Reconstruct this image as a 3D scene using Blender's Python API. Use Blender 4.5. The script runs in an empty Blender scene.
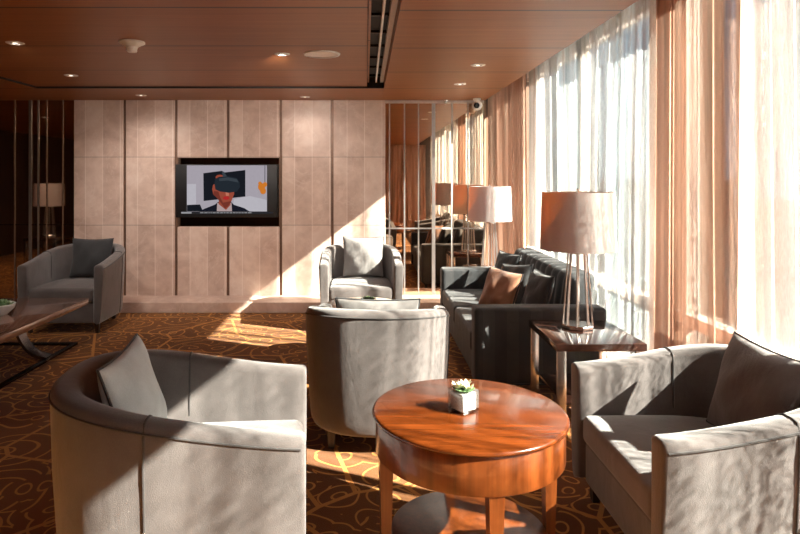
import bpy, bmesh, math, random
from mathutils import Vector, Matrix, Euler
random.seed(7)
PI = math.pi
sc = bpy.context.scene
COL = sc.collection

# ------------------------------------------------------------------ camera numbers
F = 610.0; VX = 366.0; VY = 178.0; CH = 1.546
WALL = 7.40          # stone wall
MIR = 7.45           # mirror wall
CEIL = 2.492
CURT = 1.86          # curtain line
GLASS = 2.02

# ------------------------------------------------------------------ materials
def nt(name):
    m = bpy.data.materials.new(name); m.use_nodes = True
    t = m.node_tree; t.nodes.clear()
    out = t.nodes.new('ShaderNodeOutputMaterial')
    return m, t, out
def N(t, typ, **kw):
    n = t.nodes.new(typ)
    for k, v in kw.items():
        if k in n.bl_rna.properties and k not in ('inputs',): setattr(n, k, v)
        else: n.inputs[k].default_value = v
    return n
def L(t, a, b): t.links.new(a, b)
def rgba(c): return (c[0], c[1], c[2], 1)
def M2(t, op, a, b=None, c=None):
    n = t.nodes.new('ShaderNodeMath'); n.operation = op
    for i, v in enumerate((a, b, c)):
        if v is None: continue
        if isinstance(v, (int, float)): n.inputs[i].default_value = v
        else: L(t, v, n.inputs[i])
    return n.outputs[0]
def coords(t, kind='Object', scale=(1, 1, 1)):
    tc = t.nodes.new('ShaderNodeTexCoord')
    mp = t.nodes.new('ShaderNodeMapping'); mp.inputs['Scale'].default_value = scale
    L(t, tc.outputs[kind], mp.inputs['Vector'])
    return mp.outputs['Vector']
def worldpos(t):
    g = t.nodes.new('ShaderNodeNewGeometry'); return g.outputs['Position']
def noise(t, vec, scale, detail=3, rough=0.5, dist=0.0):
    n = t.nodes.new('ShaderNodeTexNoise')
    n.inputs['Scale'].default_value = scale; n.inputs['Detail'].default_value = detail
    n.inputs['Roughness'].default_value = rough; n.inputs['Distortion'].default_value = dist
    L(t, vec, n.inputs['Vector']); return n.outputs['Fac']
def ramp(t, fac, stops):
    r = t.nodes.new('ShaderNodeValToRGB'); e = r.color_ramp.elements
    while len(e) < len(stops): e.new(0.5)
    for i, (p, c) in enumerate(stops): e[i].position = p; e[i].color = rgba(c)
    L(t, fac, r.inputs['Fac']); return r.outputs['Color']
def mixc(t, fac, a, b):
    n = t.nodes.new('ShaderNodeMix'); n.data_type = 'RGBA'
    for sock, v in ((n.inputs[0], fac), (n.inputs[6], a), (n.inputs[7], b)):
        if isinstance(v, (int, float)): sock.default_value = v
        elif isinstance(v, tuple): sock.default_value = rgba(v)
        else: L(t, v, sock)
    return n.outputs[2]
def bump(t, h, strength=0.3, dist=0.01):
    b = t.nodes.new('ShaderNodeBump'); b.inputs['Strength'].default_value = strength
    b.inputs['Distance'].default_value = dist; L(t, h, b.inputs['Height']); return b.outputs['Normal']
def principled(t, out, **kw):
    p = t.nodes.new('ShaderNodeBsdfPrincipled')
    for k, v in kw.items():
        if isinstance(v, tuple): v = rgba(v)
        if isinstance(v, (int, float)) or isinstance(v, tuple): p.inputs[k].default_value = v
        else: L(t, v, p.inputs[k])
    L(t, p.outputs[0], out.inputs[0]); return p

def simple(name, col, rough=0.5, metal=0.0, var=0.12, scale=20, **kw):
    m, t, o = nt(name)
    v = coords(t); f = noise(t, v, scale, 3)
    a = tuple(c * (1 - var) for c in col); b = tuple(min(1, c * (1 + var)) for c in col)
    principled(t, o, **{'Base Color': ramp(t, f, [(0.3, a), (0.7, b)]), 'Roughness': rough, 'Metallic': metal}, **kw)
    return m
def fabric(name, col, weave=330, wrinkle=0.35, sheen=0.25, var=0.14):
    m, t, o = nt(name)
    v = coords(t)
    f1 = noise(t, v, 5, 4, 0.6); f2 = noise(t, v, weave, 2)
    f3 = noise(t, coords(t, scale=(1.0, 1.0, 0.5)), 7, 3, 0.5, 0.6)
    f = M2(t, 'ADD', M2(t, 'MULTIPLY', f1, 0.6), M2(t, 'MULTIPLY', f2, 0.4))
    a = tuple(c * (1 - var * 1.6) for c in col); b = tuple(min(1, c * (1 + var * 1.6)) for c in col)
    h = M2(t, 'ADD', M2(t, 'MULTIPLY', f2, 0.05), M2(t, 'MULTIPLY', f3, wrinkle))
    p = principled(t, o, **{'Base Color': ramp(t, f, [(0.3, a), (0.7, b)]), 'Roughness': 0.9,
                            'Normal': bump(t, h, 0.55, 0.05), 'Sheen Weight': sheen, 'Sheen Roughness': 0.5})
    p.inputs['Specular IOR Level'].default_value = 0.15
    return m
def wood(name, col, dark, axis=0, rough=0.3, scale=3.0, coat=0.0, seams=None, spec=0.5):
    """Wood with the grain stretched along an axis; seams = (offset, period) gives dark joints across world Y."""
    m, t, o = nt(name)
    s = [26.0, 26.0, 26.0]; s[axis] = 0.9
    v = coords(t, scale=tuple(s)); f = noise(t, v, scale * 0.33, 5, 0.6, 0.4)
    s2 = [90.0] * 3; s2[axis] = 2.0
    g = noise(t, coords(t, scale=tuple(s2)), 1.0, 3)
    ff = M2(t, 'ADD', M2(t, 'MULTIPLY', f, 0.65), M2(t, 'MULTIPLY', g, 0.35))
    c = ramp(t, ff, [(0.34, dark), (0.62, col)])
    if seams:
        sp = t.nodes.new('ShaderNodeSeparateXYZ'); L(t, worldpos(t), sp.inputs[0])
        w = M2(t, 'FRACT', M2(t, 'DIVIDE', M2(t, 'SUBTRACT', sp.outputs[1], seams[0] - 100 * seams[1]), seams[1]))
        line = M2(t, 'LESS_THAN', w, 0.024)
        c = mixc(t, line, c, tuple(x * 0.18 for x in dark))
    principled(t, o, **{'Base Color': c, 'Roughness': rough, 'Coat Weight': coat, 'Coat Roughness': 0.06,
                        'Specular IOR Level': spec})
    return m
def emit(name, col, s=1.0):
    m, t, o = nt(name)
    v = coords(t); f = noise(t, v, 30, 2)
    e = t.nodes.new('ShaderNodeEmission'); e.inputs[1].default_value = s * (0.42 if name.startswith('screen') else 1.0)
    L(t, ramp(t, f, [(0.2, tuple(c * 0.95 for c in col)), (0.8, col)]), e.inputs[0]); L(t, e.outputs[0], o.inputs[0])
    return m
def metalm(name, col, rough):
    m, t, o = nt(name); f = noise(t, coords(t), 60, 2)
    principled(t, o, **{'Base Color': ramp(t, f, [(0.3, tuple(c * 0.93 for c in col)), (0.7, col)]), 'Metallic': 1.0, 'Roughness': rough})
    return m

MAT = {}
MAT['fabric'] = fabric('grey_upholstery', (0.122, 0.106, 0.102), wrinkle=0.2, sheen=0.55, var=0.2)
MAT['piping'] = fabric('grey_piping', (0.06, 0.055, 0.054), wrinkle=0.0)
MAT['dark_piping'] = fabric('charcoal_piping', (0.05, 0.048, 0.05), wrinkle=0.0)
MAT['pillow_pale'] = fabric('pale_grey_pillow', (0.56, 0.61, 0.61), wrinkle=0.5)
MAT['pillow_grey'] = fabric('warm_grey_pillow', (0.15, 0.13, 0.125), wrinkle=0.5)
MAT['pillow_mid'] = fabric('light_grey_pillow', (0.225, 0.212, 0.206), wrinkle=0.5)
MAT['pillow_dark'] = fabric('charcoal_pillow', (0.045, 0.046, 0.048), wrinkle=0.5)
MAT['pillow_tan'] = fabric('tan_pillow', (0.32, 0.15, 0.085), wrinkle=0.5, sheen=0.4)
MAT['black_leg'] = wood('dark_leg_wood', (0.035, 0.02, 0.014), (0.012, 0.008, 0.006), axis=2, rough=0.35)
MAT['ceiling'] = wood('ceiling_wood', (0.31, 0.112, 0.034), (0.215, 0.074, 0.021), axis=0, rough=0.42, scale=2.0, seams=(3.43, 1.0), spec=0.35)
MAT['cherry'] = wood('cherry_wood', (0.165, 0.036, 0.006), (0.07, 0.014, 0.002), axis=0, rough=0.22, scale=2.5, coat=0.3)
MAT['cherry_v'] = wood('cherry_wood_upright', (0.20, 0.050, 0.010), (0.10, 0.022, 0.004), axis=2, rough=0.3, scale=2.5, coat=0.3)
MAT['walnut'] = wood('glossy_brown_top', (0.27, 0.14, 0.095), (0.16, 0.08, 0.055), axis=1, rough=0.16, coat=0.8)
MAT['espresso'] = wood('espresso_lacquer', (0.055, 0.022, 0.015), (0.025, 0.010, 0.007), axis=0, rough=0.12, coat=0.9)
MAT['dark_wall'] = wood('dark_panel_wood', (0.075, 0.038, 0.022), (0.04, 0.02, 0.012), axis=2, rough=0.35)
MAT['groove'] = simple('bronze_groove', (0.20, 0.12, 0.08), 0.4, 0.4)
MAT['chrome'] = metalm('polished_chrome', (0.86, 0.82, 0.79), 0.22)
MAT['bronze'] = metalm('dark_bronze', (0.10, 0.09, 0.085), 0.25)
MAT['gunmetal'] = metalm('gunmetal', (0.26, 0.26, 0.27), 0.2)
MAT['bezel'] = simple('bezel_plastic', (0.008, 0.008, 0.009), 0.5)
MAT['black'] = simple('black_plastic', (0.010, 0.010, 0.012), 0.25)
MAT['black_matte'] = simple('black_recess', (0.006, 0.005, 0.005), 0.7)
MAT['white'] = simple('white_plastic', (0.78, 0.74, 0.70), 0.45, var=0.05)
MAT['ceramic'] = simple('white_ceramic', (0.80, 0.84, 0.82), 0.15, var=0.05)
MAT['cream_top'] = simple('cream_lacquer', (0.72, 0.60, 0.50), 0.2, var=0.06)
MAT['frame'] = simple('window_frame_paint', (0.55, 0.46, 0.41), 0.4, var=0.06)
MAT['leaf'] = simple('succulent_green', (0.16, 0.28, 0.12), 0.5, var=0.35, scale=60)
MAT['leaf_pale'] = simple('succulent_pale', (0.66, 0.68, 0.46), 0.5, var=0.25, scale=60)
MAT['soil'] = simple('white_pebbles', (0.74, 0.72, 0.70), 0.7, var=0.3, scale=160)
MAT['diffuser'] = emit('lamp_glow', (1.0, 0.9, 0.75), 1.6)
MAT['bulb'] = emit('bulb_glow', (1.0, 0.62, 0.25), 3.0)

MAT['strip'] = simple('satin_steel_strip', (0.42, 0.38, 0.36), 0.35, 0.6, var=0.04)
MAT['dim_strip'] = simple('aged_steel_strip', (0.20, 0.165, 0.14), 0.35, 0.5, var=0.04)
def mirror_mat(name, col, rough=0.015):
    m, t, o = nt(name); f = noise(t, coords(t), 1.5, 2)
    principled(t, o, **{'Base Color': ramp(t, f, [(0.2, tuple(c * 0.95 for c in col)), (0.8, col)]), 'Metallic': 1.0, 'Roughness': rough})
    return m
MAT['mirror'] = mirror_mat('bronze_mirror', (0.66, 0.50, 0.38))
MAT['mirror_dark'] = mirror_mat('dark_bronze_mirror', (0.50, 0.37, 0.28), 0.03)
MAT['surround'] = mirror_mat('glossy_tv_surround', (0.55, 0.46, 0.40), 0.04)

def stone_mat(name, joints=1.0):
    m, t, o = nt(name)
    p = worldpos(t)
    sp = t.nodes.new('ShaderNodeSeparateXYZ'); L(t, p, sp.inputs[0])
    X, Z = sp.outputs[0], sp.outputs[2]
    f = noise(t, p, 2.6, 6, 0.62, 0.8); f2 = noise(t, p, 9, 4, 0.6)
    # every tile a slightly different tone
    w = 0.2117
    ix = M2(t, 'FLOOR', M2(t, 'DIVIDE', M2(t, 'ADD', X, 13.57), w))
    iz = M2(t, 'ADD', M2(t, 'GREATER_THAN', Z, 0.974), M2(t, 'GREATER_THAN', Z, 1.80))
    cb = t.nodes.new('ShaderNodeCombineXYZ'); L(t, ix, cb.inputs[0]); L(t, iz, cb.inputs[1])
    wn = t.nodes.new('ShaderNodeTexWhiteNoise'); wn.noise_dimensions = '2D'; L(t, cb.outputs[0], wn.inputs['Vector'])
    ff = M2(t, 'ADD', M2(t, 'ADD', M2(t, 'MULTIPLY', f, 0.5), M2(t, 'MULTIPLY', f2, 0.25)), M2(t, 'MULTIPLY', wn.outputs[0], 0.13 * joints + 0.001))
    c = ramp(t, ff, [(0.30, (0.54, 0.385, 0.31)), (0.48, (0.72, 0.56, 0.47)), (0.68, (0.85, 0.725, 0.64))])
    # thin pale veins
    vn = M2(t, 'ABSOLUTE', M2(t, 'SUBTRACT', noise(t, p, 1.7, 5, 0.6, 1.5), 0.5))
    vm = M2(t, 'MULTIPLY', M2(t, 'LESS_THAN', vn, 0.010), 0.16)
    c = mixc(t, vm, c, (0.90, 0.80, 0.73))
    fx = M2(t, 'FRACT', M2(t, 'DIVIDE', M2(t, 'ADD', X, 13.57), w))
    jx = M2(t, 'LESS_THAN', fx, 0.03)
    jz = M2(t, 'ADD', M2(t, 'LESS_THAN', M2(t, 'ABSOLUTE', M2(t, 'SUBTRACT', Z, 0.974)), 0.004),
            M2(t, 'LESS_THAN', M2(t, 'ABSOLUTE', M2(t, 'SUBTRACT', Z, 1.80)), 0.004))
    c = mixc(t, M2(t, 'MULTIPLY', jx, 0.7 * joints), c, (0.93, 0.82, 0.75))
    c = mixc(t, M2(t, 'MULTIPLY', jz, 0.6 * joints), c, (0.22, 0.16, 0.13))
    principled(t, o, **{'Base Color': c, 'Roughness': 0.38, 'Specular IOR Level': 0.35})
    return m
MAT['stone'] = stone_mat('beige_marble')
MAT['ledge'] = stone_mat('beige_marble_ledge', 0.0)

def carpet_mat():
    m, t, o = nt('patterned_carpet')
    p = worldpos(t)
    warp = t.nodes.new('ShaderNodeTexNoise'); warp.inputs['Scale'].default_value = 1.6; warp.inputs['Detail'].default_value = 2
    L(t, p, warp.inputs['Vector'])
    va = t.nodes.new('ShaderNodeVectorMath'); va.operation = 'MULTIPLY_ADD'
    L(t, warp.outputs['Color'], va.inputs[0]); va.inputs[1].default_value = (0.28, 0.28, 0.0); L(t, p, va.inputs[2])
    def rings(scale, n, width):
        vo = t.nodes.new('ShaderNodeTexVoronoi'); vo.voronoi_dimensions = '2D'; vo.inputs['Scale'].default_value = scale
        L(t, va.outputs[0], vo.inputs['Vector'])
        r = M2(t, 'FRACT', M2(t, 'MULTIPLY', vo.outputs['Distance'], n))
        return M2(t, 'LESS_THAN', M2(t, 'ABSOLUTE', M2(t, 'SUBTRACT', r, 0.5)), width)
    r1 = rings(2.3, 4.6, 0.075)
    r2 = rings(4.6, 3.2, 0.085)
    sel = M2(t, 'GREATER_THAN', noise(t, p, 1.3, 2), 0.5)
    rr = mixc(t, sel, r1, r2)
    ve = t.nodes.new('ShaderNodeTexVoronoi'); ve.voronoi_dimensions = '2D'; ve.feature = 'DISTANCE_TO_EDGE'
    ve.inputs['Scale'].default_value = 1.5; L(t, p, ve.inputs['Vector'])
    ln = M2(t, 'LESS_THAN', ve.outputs['Distance'], 0.018)
    mask = M2(t, 'MAXIMUM', rr, ln)
    big = noise(t, p, 0.9, 2)
    base = ramp(t, big, [(0.35, (0.15, 0.050, 0.009)), (0.65, (0.26, 0.094, 0.016))])
    c = mixc(t, M2(t, 'MULTIPLY', mask, 0.85), base, (0.72, 0.31, 0.065))
    fz = noise(t, p, 220, 2)
    c2 = mixc(t, M2(t, 'MULTIPLY', fz, 0.45), c, (0.05, 0.02, 0.008))
    pr = principled(t, o, **{'Base Color': c2, 'Roughness': 0.95, 'Normal': bump(t, fz, 0.4, 0.01), 'Sheen Weight': 0.1})
    pr.inputs['Specular IOR Level'].default_value = 0.1
    return m
MAT['carpet'] = carpet_mat()

def stripe_fabric():
    m, t, o = nt('charcoal_striped_upholstery')
    v = coords(t); sp = t.nodes.new('ShaderNodeSeparateXYZ'); L(t, v, sp.inputs[0])
    s = M2(t, 'ADD', sp.outputs[0], sp.outputs[1])
    w = M2(t, 'FRACT', M2(t, 'MULTIPLY', s, 1 / 0.17))
    st = M2(t, 'GREATER_THAN', w, 0.5)
    f = noise(t, v, 300, 2)
    a = ramp(t, f, [(0.3, (0.012, 0.014, 0.017)), (0.7, (0.018, 0.020, 0.023))])
    b = ramp(t, f, [(0.3, (0.021, 0.022, 0.024)), (0.7, (0.032, 0.032, 0.034))])
    wr = noise(t, v, 8, 3)
    p = principled(t, o, **{'Base Color': mixc(t, st, a, b), 'Roughness': 0.75, 'Sheen Weight': 0.2,
                            'Normal': bump(t, M2(t, 'ADD', M2(t, 'MULTIPLY', f, 0.05), M2(t, 'MULTIPLY', wr, 0.25)), 0.5, 0.04)})
    return m
MAT['sofa'] = stripe_fabric()

def sheer_mat(name, tint, holes, streak=(0.3, 0.75), alt=(0.6, 0.62, 0.6), altmix=0.35, diff=0.86, cool=(0.9, 1.0, 1.02), dim=0.93, bs=9.0):
    """Loosely woven voile: part see-through, part cloth that lets light through; bands of denser yarn."""
    m, t, o = nt(name)
    tc = t.nodes.new('ShaderNodeTexCoord')
    uv = tc.outputs['UV']
    mp = t.nodes.new('ShaderNodeMapping'); mp.inputs['Scale'].default_value = (1, 0.02, 1); L(t, uv, mp.inputs[0])
    band = noise(t, mp.outputs[0], bs, 6, 0.72)
    mp3 = t.nodes.new('ShaderNodeMapping'); mp3.inputs['Scale'].default_value = (1, 0.05, 1); L(t, uv, mp3.inputs[0])
    cband = noise(t, mp3.outputs[0], bs * 0.55, 3, 0.6)
    mp2 = t.nodes.new('ShaderNodeMapping'); mp2.inputs['Scale'].default_value = (60, 9, 1); L(t, uv, mp2.inputs[0])
    fine = noise(t, mp2.outputs[0], 3.0, 2)
    dens = M2(t, 'ADD', M2(t, 'MULTIPLY', band, 0.68), M2(t, 'MULTIPLY', fine, 0.32))
    mr = t.nodes.new('ShaderNodeMapRange'); L(t, dens, mr.inputs[0])
    mr.inputs[1].default_value = streak[0]; mr.inputs[2].default_value = streak[1]
    mr.inputs[3].default_value = holes[0]; mr.inputs[4].default_value = holes[1]
    col = ramp(t, cband, [(0.36, tuple(x * 0.72 * g for x, g in zip(tint, cool))), (0.45, tint), (0.54, tint), (0.64, tuple(a * (1 - altmix) + b * altmix for a, b in zip(tint, alt)))])
    tr = t.nodes.new('ShaderNodeBsdfTransparent')
    tl = t.nodes.new('ShaderNodeBsdfTranslucent'); L(t, mixc(t, dim, col, (0.0, 0.0, 0.0)), tl.inputs[0])
    df = t.nodes.new('ShaderNodeBsdfDiffuse'); L(t, col, df.inputs[0])
    mx = t.nodes.new('ShaderNodeMixShader'); mx.inputs[0].default_value = diff
    L(t, tl.outputs[0], mx.inputs[1]); L(t, df.outputs[0], mx.inputs[2])
    m2 = t.nodes.new('ShaderNodeMixShader'); L(t, mr.outputs[0], m2.inputs[0])
    L(t, mx.outputs[0], m2.inputs[1]); L(t, tr.outputs[0], m2.inputs[2])
    L(t, m2.outputs[0], o.inputs[0])
    return m
MAT['sheer'] = sheer_mat('white_voile', (0.74, 0.78, 0.80), (0.26, 0.015), streak=(0.42, 0.58), alt=(0.56, 0.44, 0.38), altmix=0.8)
MAT['drape'] = sheer_mat('copper_drape', (0.62, 0.37, 0.27), (0.16, 0.02), streak=(0.40, 0.60), alt=(0.34, 0.185, 0.13), altmix=0.95, dim=0.91, bs=14.0)

def shade_mat():
    m, t, o = nt('lamp_shade_fabric')
    f = noise(t, coords(t), 200, 2)
    df = t.nodes.new('ShaderNodeBsdfDiffuse'); L(t, ramp(t, f, [(0.3, (0.50, 0.485, 0.475)), (0.7, (0.55, 0.535, 0.525))]), df.inputs[0])
    tl = t.nodes.new('ShaderNodeBsdfTranslucent'); tl.inputs[0].default_value = (1.0, 0.42, 0.04, 1)
    mx = t.nodes.new('ShaderNodeMixShader'); mx.inputs[0].default_value = 0.26
    L(t, df.outputs[0], mx.inputs[1]); L(t, tl.outputs[0], mx.inputs[2]); L(t, mx.outputs[0], o.inputs[0])
    return m
MAT['shade'] = shade_mat()

def glass_thin(name, tint=(0.93, 0.97, 0.97), refl=0.06):
    m, t, o = nt(name)
    tr = t.nodes.new('ShaderNodeBsdfTransparent'); tr.inputs[0].default_value = rgba(tint)
    gl = t.nodes.new('ShaderNodeBsdfGlossy'); gl.inputs['Roughness'].default_value = 0.02
    fr = t.nodes.new('ShaderNodeLayerWeight'); fr.inputs[0].default_value = 0.25
    k = M2(t, 'ADD', M2(t, 'MULTIPLY', fr.outputs['Fresnel'], 0.5), refl)
    mx = t.nodes.new('ShaderNodeMixShader'); L(t, k, mx.inputs[0])
    L(t, tr.outputs[0], mx.inputs[1]); L(t, gl.outputs[0], mx.inputs[2]); L(t, mx.outputs[0], o.inputs[0])
    return m
MAT['glass'] = glass_thin('window_glass', refl=0.0)
MAT['vase_glass'] = glass_thin('vase_glass', (0.93, 0.95, 0.95), 0.10)

def facade_mat():
    m, t, o = nt('pale_office_facade')
    sp = t.nodes.new('ShaderNodeSeparateXYZ'); L(t, worldpos(t), sp.inputs[0])
    w = M2(t, 'FRACT', M2(t, 'MULTIPLY', sp.outputs[2], 1 / 3.6))
    c = mixc(t, M2(t, 'GREATER_THAN', w, 0.5), (0.013, 0.0135, 0.014), (0.003, 0.0045, 0.0055))
    principled(t, o, **{'Base Color': c, 'Roughness': 0.5}); return m
MAT['facade'] = facade_mat()
MAT['tarmac'] = simple('harbour_water', (0.010, 0.012, 0.013), 0.9, scale=0.4)
MAT['wall_paint'] = simple('plaster', (0.16, 0.10, 0.075), 0.8)
MAT['outer'] = simple('outer_cladding', (0.80, 0.79, 0.77), 0.7)

# ------------------------------------------------------------------ mesh helpers
def obj(name, bm, mat, parent=None, smooth=True, angle=35, loc=None, rot=None):
    me = bpy.data.meshes.new(name)
    bmesh.ops.recalc_face_normals(bm, faces=bm.faces[:])
    if smooth:
        for f in bm.faces: f.smooth = True
    bm.to_mesh(me); bm.free()
    if smooth: me.set_sharp_from_angle(angle=math.radians(angle))
    if mat: me.materials.append(mat)
    o = bpy.data.objects.new(name, me); COL.objects.link(o)
    if parent: o.parent = parent
    if loc is not None: o.location = loc
    if rot is not None: o.rotation_euler = rot
    return o
def tag(o, label=None, cat=None, group=None, kind=None):
    if label: o['label'] = label
    if cat: o['category'] = cat
    if group: o['group'] = group
    if kind: o['kind'] = kind
    return o
def thing(name, label, cat, loc=(0, 0, 0), rotz=0.0, group=None):
    o = bpy.data.objects.new(name, None); COL.objects.link(o)
    o.empty_display_size = 0.1; o.location = loc; o.rotation_euler = (0, 0, rotz)
    return tag(o, label, cat, group)
def struct(name, bm, mat, parent=None, smooth=False, label=None):
    o = obj(name, bm, mat, parent, smooth)
    if parent is None: tag(o, label, None, None, 'structure')
    return o
def copy_tree(o, parent=None):
    c = o.copy(); COL.objects.link(c)
    if parent: c.parent = parent
    for ch in list(o.children): copy_tree(ch, c)
    return c
def B(): return bmesh.new()
def box(bm, x0, x1, y0, y1, z0, z1, bev=0.0, seg=2):
    vs = [bm.verts.new((x, y, z)) for x in (x0, x1) for y in (y0, y1) for z in (z0, z1)]
    fs = [bm.faces.new([vs[i] for i in q]) for q in ((0, 1, 3, 2), (4, 6, 7, 5), (0, 4, 5, 1), (2, 3, 7, 6), (0, 2, 6, 4), (1, 5, 7, 3))]
    if bev:
        es = list({e for f in fs for e in f.edges})
        bmesh.ops.bevel(bm, geom=es, offset=bev, segments=seg, affect='EDGES', profile=0.5)
    return vs
def superbox(bm, sx, sy, sz, c=(0, 0, 0), r=0.03, n=(10, 10, 8), bulge=0.0, fn=None):
    nx, ny, nz = n; vd = {}
    h = (sx / 2, sy / 2, sz / 2); r = min(r, *[a * 0.98 for a in h])
    def co(i, m, half):
        t = -1 + 2 * i / m
        k = min(0.9, max(0.0, 1 - r / half))
        # 3 rows inside each rounded edge, the rest spread evenly
        e = 3 if m >= 8 else 1
        if i <= e: return -half + (half - k * half) * i / e
        if i >= m - e: return half - (half - k * half) * (m - i) / e
        return -k * half + 2 * k * half * (i - e) / (m - 2 * e)
    def V(i, j, k):
        key = (i, j, k)
        if key not in vd:
            p = Vector((co(i, nx, h[0]), co(j, ny, h[1]), co(k, nz, h[2])))
            q = Vector([max(-(a - r), min(a - r, b)) for a, b in zip(h, p)])
            d = p - q
            if d.length > 1e-9: p = q + d.normalized() * r
            if bulge:
                w = (1 - (p.x / h[0]) ** 2) * (1 - (p.y / h[1]) ** 2)
                if p.z > 0: p.z += bulge * max(0, w)
            if fn: p = fn(p)
            vd[key] = bm.verts.new(p + Vector(c))
        return vd[key]
    for k in (0, nz):
        for i in range(nx):
            for j in range(ny): bm.faces.new([V(i, j, k), V(i + 1, j, k), V(i + 1, j + 1, k), V(i, j + 1, k)])
    for j in (0, ny):
        for i in range(nx):
            for k in range(nz): bm.faces.new([V(i, j, k), V(i + 1, j, k), V(i + 1, j, k + 1), V(i, j, k + 1)])
    for i in (0, nx):
        for j in range(ny):
            for k in range(nz): bm.faces.new([V(i, j, k), V(i, j + 1, k), V(i, j + 1, k + 1), V(i, j, k + 1)])
def lathe(bm, prof, seg=40, c=(0, 0, 0), closed=False):
    rings = []
    for r, z in prof:
        if r < 1e-6: rings.append([bm.verts.new((c[0], c[1], c[2] + z))] * seg)
        else: rings.append([bm.verts.new((c[0] + r * math.cos(2 * PI * i / seg), c[1] + r * math.sin(2 * PI * i / seg), c[2] + z)) for i in range(seg)])
    prs = list(zip(rings[:-1], rings[1:]))
    if closed: prs.append((rings[-1], rings[0]))
    for a, b in prs:
        for i in range(seg):
            q = [a[i], a[(i + 1) % seg], b[(i + 1) % seg], b[i]]
            u = []
            for v in q:
                if v not in u: u.append(v)
            if len(u) > 2: bm.faces.new(u)
def tube(bm, pts, r, seg=8, cap=True, closed=False):
    pts = [Vector(p) for p in pts]; n = len(pts); rings = []
    up = None
    for i in range(n):
        if closed: d = pts[(i + 1) % n] - pts[i - 1]
        else: d = pts[min(i + 1, n - 1)] - pts[max(i - 1, 0)]
        d.normalize()
        if up is None:
            up = Vector((0, 0, 1)) if abs(d.z) < 0.9 else Vector((1, 0, 0))
        s = d.cross(up).normalized(); up = s.cross(d).normalized()
        rr = r[i] if isinstance(r, (list, tuple)) else r
        rings.append([bm.verts.new(pts[i] + (s * math.cos(2 * PI * k / seg) + up * math.sin(2 * PI * k / seg)) * rr) for k in range(seg)])
    prs = list(zip(rings[:-1], rings[1:]))
    if closed: prs.append((rings[-1], rings[0]))
    for a, b in prs:
        for k in range(seg): bm.faces.new([a[k], a[(k + 1) % seg], b[(k + 1) % seg], b[k]])
    if cap and not closed:
        bm.faces.new(rings[0][::-1]); bm.faces.new(rings[-1])
def taper_leg(bm, x, y, z0, z1, a0, a1):
    lo = [bm.verts.new((x + sx * a0, y + sy * a0, z0)) for sx, sy in ((-1, -1), (1, -1), (1, 1), (-1, 1))]
    hi = [bm.verts.new((x + sx * a1, y + sy * a1, z1)) for sx, sy in ((-1, -1), (1, -1), (1, 1), (-1, 1))]
    bm.faces.new(lo[::-1]); bm.faces.new(hi)
    for i in range(4): bm.faces.new([lo[i], lo[(i + 1) % 4], hi[(i + 1) % 4], hi[i]])

# ------------------------------------------------------------------ camera, light, world
cam = bpy.data.cameras.new('camera'); co = bpy.data.objects.new('camera', cam); COL.objects.link(co)
co.location = (0, 0, CH); co.rotation_euler = (PI / 2, 0, 0)
cam.sensor_width = 36; cam.lens = F / 800 * 36
cam.shift_x = (400 - VX) / 800; cam.shift_y = -(267 - VY) / 800
cam.clip_start = 0.05; cam.clip_end = 1000
sc.camera = co

sd = Vector((-1, 0.44, -0.763)).normalized()
sl = bpy.data.lights.new('sun', 'SUN'); so = bpy.data.objects.new('sun', sl); COL.objects.link(so)
so.rotation_euler = sd.to_track_quat('-Z', 'Y').to_euler(); so.location = (12, -5, 10)
sl.energy = 100.0; sl.angle = math.radians(0.6); sl.color = (1.0, 0.89, 0.76)

w = bpy.data.worlds.new('sky'); sc.world = w; w.use_nodes = True
t = w.node_tree; t.nodes.clear()
wo = t.nodes.new('ShaderNodeOutputWorld'); bg = t.nodes.new('ShaderNodeBackground'); L(t, bg.outputs[0], wo.inputs[0])
tc = t.nodes.new('ShaderNodeTexCoord'); sp = t.nodes.new('ShaderNodeSeparateXYZ'); L(t, tc.outputs['Generated'], sp.inputs[0])
L(t, ramp(t, sp.outputs[2], [(0.0, (0.80, 0.92, 1.0)), (0.5, (0.60, 0.80, 1.0))]), bg.inputs[0])
bg.inputs[1].default_value = 1.7

sc.view_settings.view_transform = 'Standard'; sc.view_settings.look = 'None'
sc.view_settings.gamma = 1.0; sc.view_settings.exposure = 0.85
sc.view_settings.use_curve_mapping = False
cy = sc.cycles
cy.max_bounces = 10; cy.diffuse_bounces = 6; cy.glossy_bounces = 5; cy.transmission_bounces = 6; cy.transparent_max_bounces = 24
cy.use_denoising = True
cy.sample_clamp_indirect = 12.0

# ------------------------------------------------------------------ room shell
XL, YB = -7.2, -2.6
b = B(); box(b, XL, GLASS + 0.1, YB, 7.6, -0.12, 0.0); struct('floor', b, MAT['carpet'])
# ceilings
b = B(); box(b, -3.46, 0.01, YB, 6.41, CEIL + 0.016, CEIL + 0.07)
ceil_main = struct('ceiling', b, MAT['ceiling'])
b = B(); box(b, 0.19, 1.45, YB, 7.5, CEIL, CEIL + 0.06); struct('ceiling_right', b, MAT['ceiling'])
b = B(); box(b, XL, 0.188, 6.428, 7.5, CEIL, CEIL + 0.06); struct('ceiling_rear', b, MAT['ceiling'])
b = B(); box(b, XL, -3.475, YB, 6.426, CEIL, CEIL + 0.06); struct('ceiling_left', b, MAT['ceiling'])
b = B(); box(b, -3.474, 0.186, 6.411, 6.427, CEIL - 0.001, CEIL + 0.09); box(b, -3.474, -3.461, YB, 6.411, CEIL - 0.001, CEIL + 0.09); struct('shadow_strip', b, MAT['black_matte'])  # matte black strips standing in for the shade in the ceiling gaps
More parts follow.
